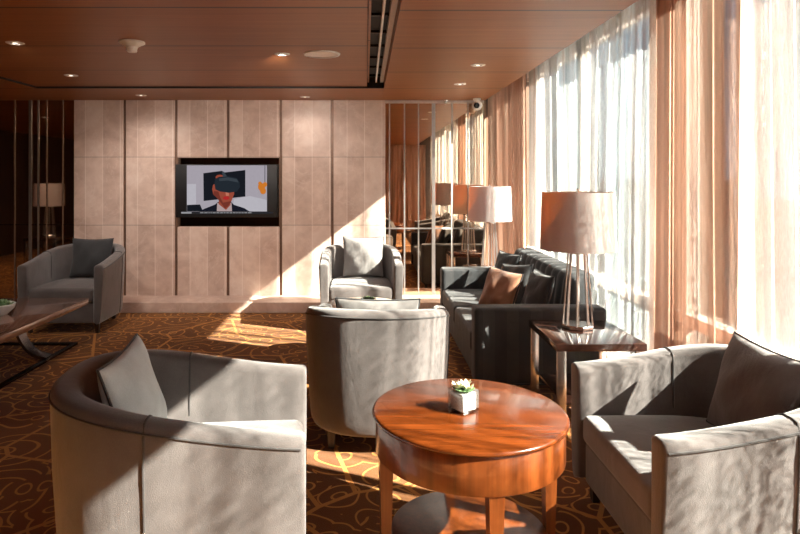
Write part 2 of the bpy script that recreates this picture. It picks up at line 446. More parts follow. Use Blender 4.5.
# upper deck closing the roof void
b = B(); box(b, XL, GLASS - 0.05, YB, 7.6, 2.95, 3.15); struct('ceiling_deck', b, MAT['wall_paint'])
b = B(); box(b, 1.40, 1.45, YB, 7.5, CEIL + 0.06, 2.95); struct('trim_1', b, MAT['ceiling'])
b = B(); box(b, 0.185, 0.205, YB, 6.43, CEIL + 0.06, 2.95); box(b, -0.012, 0.008, YB, 6.43, CEIL + 0.06, 2.95); box(b, -0.012, 0.205, 6.43, 6.45, CEIL + 0.06, 2.95)
struct('trim_2', b, MAT['ceiling'])
# walls out of the frame
b = B(); box(b, XL - 0.1, XL, YB, 7.6, -0.1, 3.0); struct('wall_left', b, MAT['dark_wall'])
b = B(); box(b, XL, GLASS + 0.1, YB - 0.1, YB, -0.1, 3.0); struct('wall_front', b, MAT['dark_wall'])

# back wall: dark backing, stone panels, plinth
TX0, TX1, TZ0, TZ1 = -2.30, -1.05, 0.952, 1.792
wb = B(); box(wb, XL, GLASS + 0.1, MIR + 0.03, 7.6, -0.1, 3.0)
wall_back = struct('wall_back', wb, MAT['dark_wall'])
gx = [-3.545, -2.93, -2.305, -1.675, -1.035, -0.41, 0.235]
gaps = [0.0, 0.016, 0.016, 0.016, 0.016, 0.016, 0.0]
for i in range(6):
    x0 = gx[i] + gaps[i]; x1 = gx[i + 1] - gaps[i + 1]
    spans = [(0.0, TZ0), (TZ1, CEIL)] if i in (2, 3) else [(0.0, CEIL)]
    for z0, z1 in spans:
        b = B(); box(b, x0, x1, WALL, MIR + 0.03, z0, z1, 0.006, 2); struct('stone_panel', b, MAT['stone'], wall_back)
for i in range(1, 6):
    b = B()
    spans = [(0.0, TZ0), (TZ1, CEIL)] if i == 3 else [(0.0, CEIL)]
    for z0, z1 in spans: box(b, gx[i] - 0.022, gx[i] + 0.022, WALL + 0.018, MIR + 0.03, z0, z1)
    struct('groove_strip', b, MAT['groove'], wall_back)
# glossy surround of the television recess
b = B()
box(b, TX0, TX1, MIR + 0.012, MIR + 0.03, TZ0, TZ1)
struct('recess_panel', b, MAT['surround'], wall_back)
b = B(); box(b, -3.545, 0.236, 6.985, WALL + 0.01, 0.0, 0.12, 0.006); struct('baseboard_back', b, MAT['ledge'])
b = B(); box(b, 0.24, 1.46, 6.985, MIR, 0.0, 0.12, 0.006); struct('baseboard_right', b, MAT['ledge'])

# mirror walls with chrome strips
def px_x(px, d): return (px - VX) / F * d
b = B(); box(b, 0.237, 1.455, MIR, MIR + 0.03, 0.12, CEIL); wm = struct('wall_mirror', b, MAT['mirror'])
for px, wd in ((389.5, .016), (404.5, .018), (418.5, .016), (433.5, .042), (452, .022), (468, .014)):
    x = px_x(px, MIR); b = B(); box(b, x - wd / 2, x + wd / 2, MIR - 0.012, MIR + 0.002, 0.12, CEIL); struct('chrome_strip', b, MAT['strip'], wm)
b = B(); box(b, 0.237, 1.455, MIR - 0.010, MIR + 0.002, 0.922, 0.940); struct('chrome_rail', b, MAT['strip'], wm)
b = B(); box(b, 0.237, 1.455, MIR - 0.014, MIR + 0.002, CEIL - 0.035, CEIL); struct('top_rail', b, MAT['frame'], wm)
b = B(); box(b, 1.44, 1.458, MIR - 0.03, MIR + 0.03, 0.12, CEIL); struct('end_trim', b, MAT['groove'], wm)
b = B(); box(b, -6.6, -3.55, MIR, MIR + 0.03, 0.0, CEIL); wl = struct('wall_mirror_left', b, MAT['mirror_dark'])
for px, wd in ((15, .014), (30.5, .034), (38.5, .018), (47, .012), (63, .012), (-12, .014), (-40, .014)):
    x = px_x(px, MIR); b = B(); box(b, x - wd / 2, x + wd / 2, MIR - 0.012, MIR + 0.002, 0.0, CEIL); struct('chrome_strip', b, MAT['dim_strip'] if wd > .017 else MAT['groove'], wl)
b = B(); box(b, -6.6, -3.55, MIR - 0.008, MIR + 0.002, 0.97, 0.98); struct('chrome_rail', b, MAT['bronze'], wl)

# window wall
b = B(); box(b, GLASS - 0.05, GLASS + 0.03, YB, 7.6, 2.76, 3.15); struct('wall_window', b, MAT['outer'])
b = B(); box(b, GLASS - 0.04, GLASS + 0.14, YB, 7.6, -0.12, 0.10); struct('trim_3', b, MAT['frame'])
ys = [-2.6, -1.0, 0.6, 2.2, 3.75, 5.6, 7.05, 7.55]
for i in range(len(ys) - 1):
    y0, y1 = ys[i], ys[i + 1]
    b = B()
    box(b, GLASS - 0.05, GLASS + 0.03, y0, y0 + 0.06, 0.10, 2.76)
    box(b, GLASS - 0.06, GLASS + 0.03, y0 + 0.06, y1, 0.64, 0.71)
    box(b, GLASS - 0.05, GLASS + 0.03, y0 + 0.06, y1, 2.72, 2.76)
    wf = struct('window_%d' % (i + 1), b, MAT['frame'])
    b = B(); box(b, GLASS + 0.01, GLASS + 0.018, y0 + 0.06, y1, 0.10, 0.64); struct('pane', b, MAT['glass'], wf)
    b = B(); box(b, GLASS + 0.01, GLASS + 0.018, y0 + 0.06, y1, 0.71, 2.72); struct('pane', b, MAT['glass'], wf)

# pillar clad in brown between two window bays
b = B(); box(b, GLASS - 0.07, GLASS + 0.25, 3.86, 4.20, 0.0, 2.95); struct('pillar', b, MAT['groove'])

# outside
b = B(); box(b, 3.0, 400, -200, 400, -12.2, -12.0); struct('ground', b, MAT['tarmac'])
def building(loc, sx, sy, sz, label):
    t0 = thing('office_building', label, 'building', loc)
    b = B(); box(b, -sx / 2, sx / 2, -sy / 2, sy / 2, 0, sz); obj('facade', b, MAT['facade'], t0, False)
    b = B(); box(b, -sx / 2 - .4, sx / 2 + .4, -sy / 2 - .4, sy / 2 + .4, sz, sz + .8); obj('roof', b, MAT['facade'], t0, False)
    return t0
building((46, 105, -12), 20, 24, 12.5, 'pale banded office block seen through the sheer curtain behind the table lamp')
building((75, 70, -12), 16, 26, 9.0, 'low banded office block outside beyond the pleated copper drape')

# ------------------------------------------------------------------ curtains
def curtain(name, path, z0, z1, amp, wl, mat, seed, label, group=None, flare=0.35, cat='curtain'):
    rnd = random.Random(seed)
    pts = [Vector((p[0], p[1], 0)) for p in path]
    seglen = [(pts[i + 1] - pts[i]).length for i in range(len(pts) - 1)]; tot = sum(seglen)
    n = max(24, int(tot / wl * 14)); rows = 9
    bm = B(); uvl = bm.loops.layers.uv.new('UVMap')
    ph = rnd.random() * 6; k1 = [rnd.uniform(-1, 1) for _ in range(8)]
    grid = []
    def at(s):
        i = 0
        while i < len(seglen) - 1 and s > seglen[i]: s -= seglen[i]; i += 1
        d = (pts[i + 1] - pts[i]).normalized()
        return pts[i] + d * s, Vector((-d.y, d.x, 0))
    for j in range(n + 1):
        s = tot * j / n; p, nn = at(s); colv = []; lean = 2.2 * math.sin(s * 1.9 + seed)
        for r in range(rows + 1):
            f = r / rows; z = z1 + (z0 - z1) * f
            warp = 0.35 * wl * sum(k1[q] * math.sin(2 * PI * s / tot * (q + 1) + q) for q in range(4))
            a = amp * (0.75 + flare * f) * (0.75 + 0.35 * math.sin(s * 5.1 + seed))
            off = a * (math.sin(2 * PI * (s + warp) / wl + ph + lean * f) + 0.16 * math.sin(2 * PI * (s + warp) / wl * 2.3 + ph * 2 + 1.5 * lean * f))
            drift = 0.02 * math.sin(s * 3 + f * 2.2 + seed) * f
            q = p + nn * off; d2 = Vector((nn.y, -nn.x, 0)) * drift
            colv.append((bm.verts.new((q.x + d2.x, q.y + d2.y, z)), s + 0.05 * lean * f, z))
        grid.append(colv)
    for j in range(n):
        for r in range(rows):
            q = [grid[j][r], grid[j + 1][r], grid[j + 1][r + 1], grid[j][r + 1]]
            f = bm.faces.new([v[0] for v in q])
            for lp, v in zip(f.loops, q): lp[uvl].uv = (v[1] + seed * 3.1, v[2])
    o = obj(name, bm, mat, None, True, 180)
    tag(o, label, cat, group)
    return o
CZ = 2.93
curtain('sheer_curtain', [(CURT, 7.02), (CURT, 3.92)], 0.02, CZ, 0.022, 0.21, MAT['sheer'], 3,
        'long white sheer curtain hanging behind the dark sofa and the nearer lamp')
curtain('drape', [(1.475, 7.37), (1.70, 7.30), (CURT - 0.01, 7.08)], 0.14, CZ, 0.013, 0.095, MAT['drape'], 5,
        'copper drape gathered in the far corner beside the mirror wall')
curtain('drape', [(CURT - 0.05, 3.80), (CURT - 0.05, 2.96)], 0.02, CZ, 0.018, 0.125, MAT['drape'], 9,
        'pleated copper drape gathered at the pillar behind the right armchair')
curtain('sheer_curtain', [(CURT + 0.03, 3.10), (CURT + 0.03, 0.55)], 0.02, CZ, 0.022, 0.20, MAT['sheer'], 18,
        'white sheer curtain at the photo right edge behind the right armchair')
curtain('sheer_curtain', [(CURT, 0.5), (CURT, -2.5)], 0.02, CZ, 0.022, 0.21, MAT['sheer'], 17,
        'white sheer curtain beside the camera, seen only in the mirror')
curtain('drape', [(1.7, YB + 0.1), (-0.9, YB + 0.1)], 0.02, CEIL, 0.03, 0.14, MAT['drape'], 21,
        'wide copper drape on the wall behind the camera, seen only in the mirror')

# ------------------------------------------------------------------ armchairs
CW, CD, CT = 0.85, 0.86, 0.095
def chair_path():
    W2 = CW / 2; y0 = -0.02; Bk = CD / 2 - y0; n = 2.45
    pts = []
    for i in range(9): pts.append((-W2, -CD / 2 + (y0 + CD / 2) * i / 9))
    arc = []
    for i in range(401):
        th = PI - PI * i / 400; c, s = math.cos(th), math.sin(th)
        arc.append(Vector((W2 * math.copysign(abs(c) ** (2 / n), c), y0 + Bk * abs(s) ** (2 / n), 0)))
    cum = [0]
    for i in range(400): cum.append(cum[-1] + (arc[i + 1] - arc[i]).length)
    m = 44; k = 0
    for i in range(m + 1):
        s = cum[-1] * i / m
        while k < 399 and cum[k + 1] < s: k += 1
        f = (s - cum[k]) / max(1e-9, cum[k + 1] - cum[k]); p = arc[k].lerp(arc[k + 1], f); pts.append((p.x, p.y))
    for i in range(8, -1, -1): pts.append((W2, -CD / 2 + (y0 + CD / 2) * i / 9))
    return [Vector((x, y, 0)) for x, y in pts]
def chair_top(y):
    f = max(0, min(1, (y + CD / 2) / CD)); f = f * f * (3 - 2 * f) * 0.55 + f * 0.45
    return 0.66 + 0.13 * f
def path_normals(P):
    out = []
    for i in range(len(P)):
        d = (P[min(i + 1, len(P) - 1)] - P[max(i - 1, 0)]).normalized(); out.append(Vector((-d.y, d.x, 0)))   # outward (left of travel)
    return out
def shell_bm():
    bm = B(); P = chair_path(); NN = path_normals(P)
    secs = [(P[0] + Vector((0, -0.016, 0)), NN[0], 0.016)] + [(P[0] + Vector((0, -0.011, 0)), NN[0], 0.005)] + [(p, n, 0.0) for p, n in zip(P, NN)] + \
           [(P[-1] + Vector((0, -0.011, 0)), NN[-1], 0.005)] + [(P[-1] + Vector((0, -0.016, 0)), NN[-1], 0.016)]
    rings = []
    for p, n, ins in secs:
        zt = chair_top(p.y) - ins; t = CT
        prof = [(0.060, 0.100), (0.040, 0.106), (0.030, 0.125), (0.024, 0.17), (0.016, 0.30), (0.006, 0.48), (0.0, zt - 0.06), (0.0, zt - 0.032),
                (0.004, zt - 0.016), (0.014, zt - 0.005), (0.030, zt), (t - 0.034, zt), (t - 0.014, zt - 0.006), (t - 0.004, zt - 0.018), (t, zt - 0.036),
                (t, 0.50), (t + 0.004, 0.40), (t + 0.004, 0.12)]
        ring = []
        for o, z in prof:
            o2 = min(max(o, ins), t - ins) if ins else o
            ring.append(bm.verts.new(p - n * o2 + Vector((0, 0, z))))
        rings.append(ring)
    K = len(rings[0])
    for a, b in zip(rings[:-1], rings[1:]):
        for k in range(K): bm.faces.new([a[k], a[(k + 1) % K], b[(k + 1) % K], b[k]])
    bm.faces.new(rings[0]); bm.faces.new(rings[-1][::-1])
    return bm
def shell_piping():
    bm = B(); P = chair_path(); NN = path_normals(P)
    tube(bm, [p - n * -0.001 + Vector((0, 0, chair_top(p.y) - 0.036)) for p, n in zip(P, NN)], 0.0045, 6)
    for idx in (11, len(P) - 12):
        p, n = P[idx], NN[idx]; zt = chair_top(p.y)
        pts = [p - n * (0.026 - 0.026 * min(1, (z - .12) / .45)) + n * 0.001 + Vector((0, 0, z)) for z in [0.12 + (zt - 0.05 - 0.12) * q / 8 for q in range(9)]]
        pts += [p - n * 0.010 + Vector((0, 0, zt - 0.004)), p - n * 0.03 + Vector((0, 0, zt + 0.001)), p - n * (CT - 0.03) + Vector((0, 0, zt + 0.001)), p - n * (CT - 0.006) + Vector((0, 0, zt - 0.012)),
                p - n * CT + Vector((0, 0, zt - 0.05)), p - n * CT + Vector((0, 0, 0.46))]
        tube(bm, pts, 0.0042, 6)
    return bm
def make_armchair(label):
    t0 = thing('tub_armchair', label, 'armchair', group='grey tub armchairs')
    sh = obj('upholstered_shell', shell_bm(), MAT['fabric'], t0, angle=50)
    obj('piping', shell_piping(), MAT['piping'], sh)
    b = B(); iw = CW - 2 * CT - 0.012
    def plan(p):
        q = p.copy()
        # narrow the rear corners so that the cushion follows the tub
        f = max(0, (p.y - 0.02) / 0.30)
        q.x *= 1 - 0.20 * f ** 2.2
        return q
    superbox(b, iw, CD - CT - 0.02, 0.135, (0, -CT / 2 - 0.012, 0.368), 0.035, (14, 14, 8), 0.022, plan)
    obj('seat_cushion', b, MAT['fabric'], t0)
    b = B(); superbox(b, iw + 0.01, CD - CT - 0.05, 0.195, (0, -CT / 2 - 0.005, 0.199), 0.014, (10, 10, 8), 0, plan); obj('front_rail', b, MAT['fabric'], t0)
    for sx, sy in ((-1, -1), (1, -1), (-1, 1), (1, 1)):
        b = B(); x = sx * (0.335 if sy < 0 else 0.24); y = -0.355 if sy < 0 else 0.285
        taper_leg(b, x, y, 0.0, 0.125, 0.016, 0.024); obj('leg', b, MAT['black_leg'], t0, False)
    return t0
chairs = {}
c0 = make_armchair('grey tub armchair in the far left corner holding a dark pillow, against the stone wall')
spec = [('rear_left', (-3.015, 6.44, 0), 0.0, (1, 0.98, 1.04), None),
        ('rear', (-0.055, 6.53, 0), 0.02, (1, 0.96, 1.03), 'grey tub armchair in bright sun by the mirror wall, holding a pale pillow'),
        ('middle', (0.072, 3.757, 0), 3.056, (1.025, 0.985, 1.03), 'grey tub armchair with its rounded back to the camera, behind the round wooden table'),
        ('near_left', (-0.735, 2.47, 0), 1.665, (1.02, 1.10, 0.99), 'large grey tub armchair in the left foreground turned sideways, with a pale square pillow'),
        ('near_right', (1.430, 2.545, 0), -1.571, (1.12, 0.94, 0.975), 'large grey tub armchair in the right foreground beside the curtain and round table')]
for i, (k, loc, rz, scl, lab) in enumerate(spec):
    c = c0 if i == 0 else copy_tree(c0)
    c.location = loc; c.rotation_euler = (0, 0, rz); c.scale = scl
    if lab: c['label'] = lab
    chairs[k] = c

# ------------------------------------------------------------------ pillows
def pillow_bm(wd, ht, T, seed=0):
    bm = B(); n = 20; rnd = random.Random(seed); a1, a2, a3 = [rnd.uniform(0, 6) for _ in range(3)]
    fr, bk = {}, {}
    for i in range(n + 1):
        for j in range(n + 1):
            u = math.sin((-1 + 2 * i / n) * PI / 2 * 0.98) / math.sin(PI / 2 * 0.98); v = math.sin((-1 + 2 * j / n) * PI / 2 * 0.98) / math.sin(PI / 2 * 0.98)
            x = u * wd / 2 * (1 - 0.075 * (1 - v * v)); z = v * ht / 2 * (1 - 0.075 * (1 - u * u))
            w = max(0, (1 - u * u) * (1 - v * v)); th = T / 2 * w ** 0.42
            wr = 0.010 * w ** .5 * (math.sin(4 * u + 3 * v + a1) + 0.6 * math.sin(7 * u - 5 * v + a2))
            fr[i, j] = bm.verts.new((x, -th - wr, z))
            bk[i, j] = fr[i, j] if i in (0, n) or j in (0, n) else bm.verts.new((x, th, z))
    for i in range(n):
        for j in range(n):
            bm.faces.new([fr[i, j], fr[i + 1, j], fr[i + 1, j + 1], fr[i, j + 1]]); bm.faces.new([bk[i, j], bk[i, j + 1], bk[i + 1, j + 1], bk[i + 1, j]])
    return bm
def pillow_edge(wd, ht, r=0.006):
    bm = B(); pts = []
    m = 14
    def P(u, v): return Vector((u * wd / 2 * (1 - 0.075 * (1 - v * v)), 0, v * ht / 2 * (1 - 0.075 * (1 - u * u))))
    for k in range(m): pts.append(P(-1 + 2 * k / m, -1))
    for k in range(m): pts.append(P(1, -1 + 2 * k / m))
    for k in range(m): pts.append(P(1 - 2 * k / m, 1))
    for k in range(m): pts.append(P(-1, 1 - 2 * k / m))
    tube(bm, pts, r, 6, closed=True)
    return bm
def pillow(loc, rz, tilt, wd, ht, T, mat, pip, seed, label, group, roll=0.0):
    o = obj('throw_pillow', pillow_bm(wd, ht, T, seed), mat, None, angle=75)
    M = Matrix.Rotation(rz, 4, 'Z') @ Matrix.Rotation(-tilt, 4, 'X') @ Matrix.Rotation(roll, 4, 'Y')
    o.location = loc; o.rotation_euler = M.to_euler()
    tag(o, label, 'pillow', group)
    obj('piping', pillow_edge(wd, ht), pip, o)
    return o
G1 = 'throw pillows on the armchairs'; G2 = 'throw pillows on the sofa'
pillow((-2.97, 6.60, 0.682), 0.0, 0.20, 0.44, 0.42, 0.14, MAT['pillow_dark'], MAT['dark_piping'], 1, 'dark charcoal pillow in the armchair of the far left corner', G1)
pillow((-0.03, 6.68, 0.684), -0.05, 0.20, 0.45, 0.44, 0.15, MAT['pillow_mid'], MAT['piping'], 2, 'pale grey pillow in the sunlit armchair facing the camera by the mirror wall', G1)
pillow((0.07, 3.64, 0.652), PI - 0.07, 0.18, 0.50, 0.37, 0.12, MAT['pillow_mid'], MAT['dark_piping'], 3, 'pillow with dark piping peeking over the back of the middle armchair', G1)
pillow((-0.935, 2.47, 0.648), PI / 2 + 0.10, 0.30, 0.52, 0.42, 0.15, MAT['pillow_pale'], MAT['dark_piping'], 4, 'pale grey square pillow with dark piping in the left foreground armchair', G1)
pillow((1.60, 2.50, 0.650), -PI / 2, 0.30, 0.50, 0.42, 0.16, MAT['pillow_grey'], MAT['dark_piping'], 5, 'warm grey pillow with dark piping leaning in the right foreground armchair', G1)

# ------------------------------------------------------------------ sofa
SX0, SX1, SY0, SY1 = 0.775, 1.72, 4.34, 6.40
s0 = thing('sofa', 'charcoal striped sofa with its back to the window, covered in throw pillows', 'sofa', ((SX0 + SX1) / 2, (SY0 + SY1) / 2, 0))
cx, cyy = (SX0 + SX1) / 2, (SY0 + SY1) / 2; SW = SX1 - SX0; SLn = SY1 - SY0
b = B(); superbox(b, SW - 0.06, SLn - 0.04, 0.19, (0.0, 0, 0.155), 0.012, (8, 8, 8)); obj('base', b, MAT['sofa'], s0)
for sgn in (-1, 1):
    b = B(); superbox(b, SW, 0.17, 0.545, (0, sgn * (SLn / 2 - 0.085), 0.345), 0.03, (12, 8, 8), 0.006); obj('armrest', b, MAT['sofa'], s0)
b = B()
def chan(p):
    q = p.copy()
    k = abs(math.sin((p.y + SLn / 2) * PI / 0.155))
    if p.x < 0 or p.z > 0.2:
        q.x -= 0.018 * k * (1 if p.x < 0 else 0); q.z += 0.014 * k * (1 if p.z > 0.2 else 0)
    q.x += 0.05 * (p.z / 0.35)
    return q
superbox(b, 0.20, SLn - 0.345, 0.70, (SW / 2 - 0.155, 0, 0.478), 0.06, (8, 104, 10), 0, chan); obj('backrest', b, MAT['sofa'], s0, angle=80)
for sgn in (-1, 1):
    ln = (SLn - 0.345) / 2
    b = B(); superbox(b, SW - 0.25, ln - 0.008, 0.165, (-0.125, sgn * ln / 2, 0.335), 0.035, (12, 12, 8), 0.02); obj('seat_cushion', b, MAT['sofa'], s0)
for sx in (-1, 1):
    for sy in (-1, 1):
        b = B(); taper_leg(b, sx * 0.40, sy * 0.93, 0.0, 0.08, 0.016, 0.024); obj('leg', b, MAT['black_leg'], s0, False)
pillow((1.105, 5.02, 0.622), -PI / 2 + 0.62, 0.36, 0.36, 0.35, 0.16, MAT['pillow_tan'], MAT['dark_piping'], 11, 'tan pillow at the front of the sofa pillows', G2, 0.08)
pillow((1.255, 5.20, 0.628), -PI / 2 + 0.45, 0.34, 0.38, 0.38, 0.12, MAT['sofa'], MAT['dark_piping'], 12, 'striped charcoal pillow leaning right behind the tan pillow on the sofa', G2, -0.12)
pillow((1.335, 4.765, 0.632), -PI / 2 + 0.06, 0.32, 0.42, 0.37, 0.15, MAT['pillow_dark'], MAT['dark_piping'], 13, 'black pillow against the sofa back, nearest to the table lamp', G2)
pillow((1.35, 5.90, 0.635), -PI / 2 + 0.30, 0.26, 0.40, 0.39, 0.15, MAT['pillow_dark'], MAT['dark_piping'], 14, 'dark pillow at the far end of the sofa beside the far armrest', G2)

# ------------------------------------------------------------------ round wooden table
def round_table(loc, label):
    t0 = thing('round_table', label, 'table', loc)
    R = 0.39; z = 0.61
    b = B(); lathe(b, [(0, z), (R - 0.012, z), (R - 0.003, z - 0.004), (R, z - 0.011), (R - 0.003, z - 0.018), (R - 0.012, z - 0.022), (0, z - 0.022)], 96); obj('tabletop', b, MAT['cherry'], t0, angle=50)
    b = B(); lathe(b, [(R - 0.018, z - 0.022), (R - 0.014, z - 0.03), (R - 0.014, z - 0.158), (R - 0.018, z - 0.163), (R - 0.04, z - 0.163), (R - 0.04, z - 0.022)], 96, closed=True); obj('apron', b, MAT['cherry_v'], t0, angle=50)
    for k in range(4):
        a = math.radians(8 + 90 * k) - PI / 2 + math.radians(-2)
        b = B(); taper_leg(b, 0, 0, 0.0, z - 0.15, 0.017, 0.028)
        o = obj('leg', b, MAT['cherry_v'], t0, False, loc=(0.338 * math.cos(a), 0.338 * math.sin(a), 0), rot=(0, 0, a))
    b = B(); lathe(b, [(0, 0.125), (0.308, 0.125), (0.314, 0.12), (0.314, 0.106), (0.308, 0.10), (0, 0.10)], 80); obj('lower_shelf', b, MAT['cherry_v'], t0, angle=50)
    return t0
round_table((0.415, 2.47, 0), 'round reddish wooden table with apron and lower shelf in the foreground')
# cream round table between the armchairs
t0 = thing('small_round_table', 'pale cream round table in the sun between the two facing armchairs', 'table', (-0.02, 5.12, 0))
b = B(); lathe(b, [(0, 0.485), (0.322, 0.485), (0.33, 0.478), (0.33, 0.462), (0.322, 0.455), (0, 0.455)], 64); obj('tabletop', b, MAT['cream_top'], t0, angle=50)
b = B(); lathe(b, [(0.028, 0.455), (0.028, 0.04), (0.05, 0.025)], 24); obj('pedestal', b, MAT['chrome'], t0)
b = B(); lathe(b, [(0, 0.028), (0.20, 0.022), (0.215, 0.010), (0.215, 0.0), (0, 0)], 48); obj('base_plate', b, MAT['chrome'], t0, angle=50)

# ------------------------------------------------------------------ succulents
def leaf_rosette(bm, c, r, n, lift, rnd, wd=0.35):
    for i in range(n):
        a = 2 * PI * i / n + rnd.uniform(-.2, .2); ln = r * rnd.uniform(.8, 1.1)
        d = Vector((math.cos(a), math.sin(a), 0)); s = Vector((-d.y, d.x, 0))
        prof = [(0.0, 0.35, 0), (0.45, 1.0, .35), (0.8, .7, .8), (1.0, 0.06, 1.0)]
        rows = []
        for f, wf, lf in prof:
            p = Vector(c) + d * ln * f + Vector((0, 0, lift * lf * ln))
            hw = ln * wd * wf; th = ln * 0.13 * wf
            rows.append([bm.verts.new(p + s * hw), bm.verts.new(p + Vector((0, 0, th))), bm.verts.new(p - s * hw), bm.verts.new(p - Vector((0, 0, th)))])
        for q, w2 in zip(rows[:-1], rows[1:]):
            for k in range(4): bm.faces.new([q[k], q[(k + 1) % 4], w2[(k + 1) % 4], w2[k]])
        bm.faces.new(rows[0][::-1]); bm.faces.new(rows[-1])
t0 = thing('potted_succulent', 'small pale succulent in a square glass vase on the round wooden table', 'potted plant', (0.392, 2.455, 0.61), math.radians(34))
h = 0.044; H = 0.088
b = B(); box(b, -h, h, -h, h, 0, H, 0.003); obj('glass_vase', b, MAT['vase_glass'], t0)
b = B(); superbox(b, 2 * h - 0.014, 2 * h - 0.014, H - 0.018, (0, 0, H / 2 - 0.001), 0.006, (8, 8, 8)); obj('pebbles', b, MAT['soil'], t0)
rnd = random.Random(4)
b = B(); leaf_rosette(b, (0, 0, H - 0.008), 0.046, 9, 0.25, rnd); leaf_rosette(b, (0.012, -0.012, H - 0.008), 0.036, 7, .5, rnd); obj('green_leaves', b, MAT['leaf'], t0, angle=60)
b = B()
for (x, y) in ((0, 0), (0.022, 0.014), (-0.02, 0.012), (0.006, -0.022)): leaf_rosette(b, (x, y, H - 0.002), 0.028, 8, 1.0, rnd, .3)
obj('pale_leaves', b, MAT['leaf_pale'], t0, angle=60)

def bowl_plant(loc, R, label, leafscale=1.0):
    t0 = thing('potted_plant', label, 'potted plant', loc)
    b = B(); lathe(b, [(0, 0), (R * .45, 0), (R * .55, R * .08), (R * .9, R * .42), (R, R * .72), (R * .96, R * .74), (R * .85, R * .5), (R * .4, R * .38), (0, R * .36)], 40); obj('bowl', b, MAT['ceramic'], t0, angle=60)
    r = random.Random(int(R * 1000)); b = B()
    for k in range(9):
        a = k * 2.4; q = R * .55 * math.sqrt(k / 9)
        leaf_rosette(b, (q * math.cos(a), q * math.sin(a), R * .55), R * .42 * leafscale, 7, r.uniform(.4, 1.1), r)
    obj('foliage', b, MAT['leaf'], t0, angle=60)
bowl_plant((0.02, 5.14, 0.485), 0.065, 'tiny green plant in a white bowl on the cream round table')

# ------------------------------------------------------------------ coffee table at left
TZ = 0.42
t0 = thing('coffee_table', 'long glossy brown coffee table on a dark metal frame at the left edge', 'table', (-3.15, 4.72, 0))
b = B(); box(b, -0.55, 0.55, -1.0, 1.0, TZ - 0.055, TZ, 0.004); obj('tabletop', b, MAT['walnut'], t0)
b = B()
for x in (-0.45, 0.45): box(b, x - 0.022, x + 0.022, -0.95, 0.95, 0.0, 0.018)
for y in (-0.93, 0.93): box(b, -0.428, 0.428, y - 0.022, y + 0.022, 0.0, 0.018)
obj('floor_frame', b, MAT['bronze'], t0, False)
for sx in (-1, 1):
    for yy in (-0.42, 0.48):
        b = B(); wd = 0.11
        pts = []
        for k in range(15):
            a = PI * (0.5 + k / 14 * 0.92)     # C curve opening inward
            pts.append((0.45 - 0.165 + 0.0 + 0.165 * math.cos(a) * -1 * -1, 0))
        # curve from the floor bar, bowing outward, up to the underside of the top
        prof = []
        for k in range(17):
            f = k / 16; z = 0.018 + (TZ - 0.055 - 0.018) * f
            x = 0.43 - 0.24 * math.sin(f * PI * 0.5) ** 1.0 + 0.02 * math.sin(f * PI)
            x = 0.45 - 0.26 * (1 - math.cos(f * PI / 2)) if False else 0.45 - 0.27 * math.sqrt(max(0, 1 - (1 - f) ** 2)) * (1 if f < 1 else 1)
            prof.append((x, z))
        for th, off in ((0.0, 0.0),):
            rows = []
            for k, (x, z) in enumerate(prof):
                a = prof[max(0, k - 1)]; c = prof[min(16, k + 1)]; d = Vector((c[0] - a[0], c[1] - a[1])).normalized(); n = Vector((-d.y, d.x)) * 0.012
                rows.append([b.verts.new((sx * (x + n.x), yy - wd / 2, z + n.y)), b.verts.new((sx * (x + n.x), yy + wd / 2, z + n.y)),
                             b.verts.new((sx * (x - n.x), yy + wd / 2, z - n.y)), b.verts.new((sx * (x - n.x), yy - wd / 2, z - n.y))])
            for p, q in zip(rows[:-1], rows[1:]):
                for k in range(4): b.faces.new([p[k], p[(k + 1) % 4], q[(k + 1) % 4], q[k]])
            b.faces.new(rows[0][::-1]); b.faces.new(rows[-1])
        obj('curved_leg', b, MAT['gunmetal'], t0, angle=40)
bowl_plant((-3.02, 5.02, TZ), 0.125, 'low white bowl of greenery on the brown coffee table')

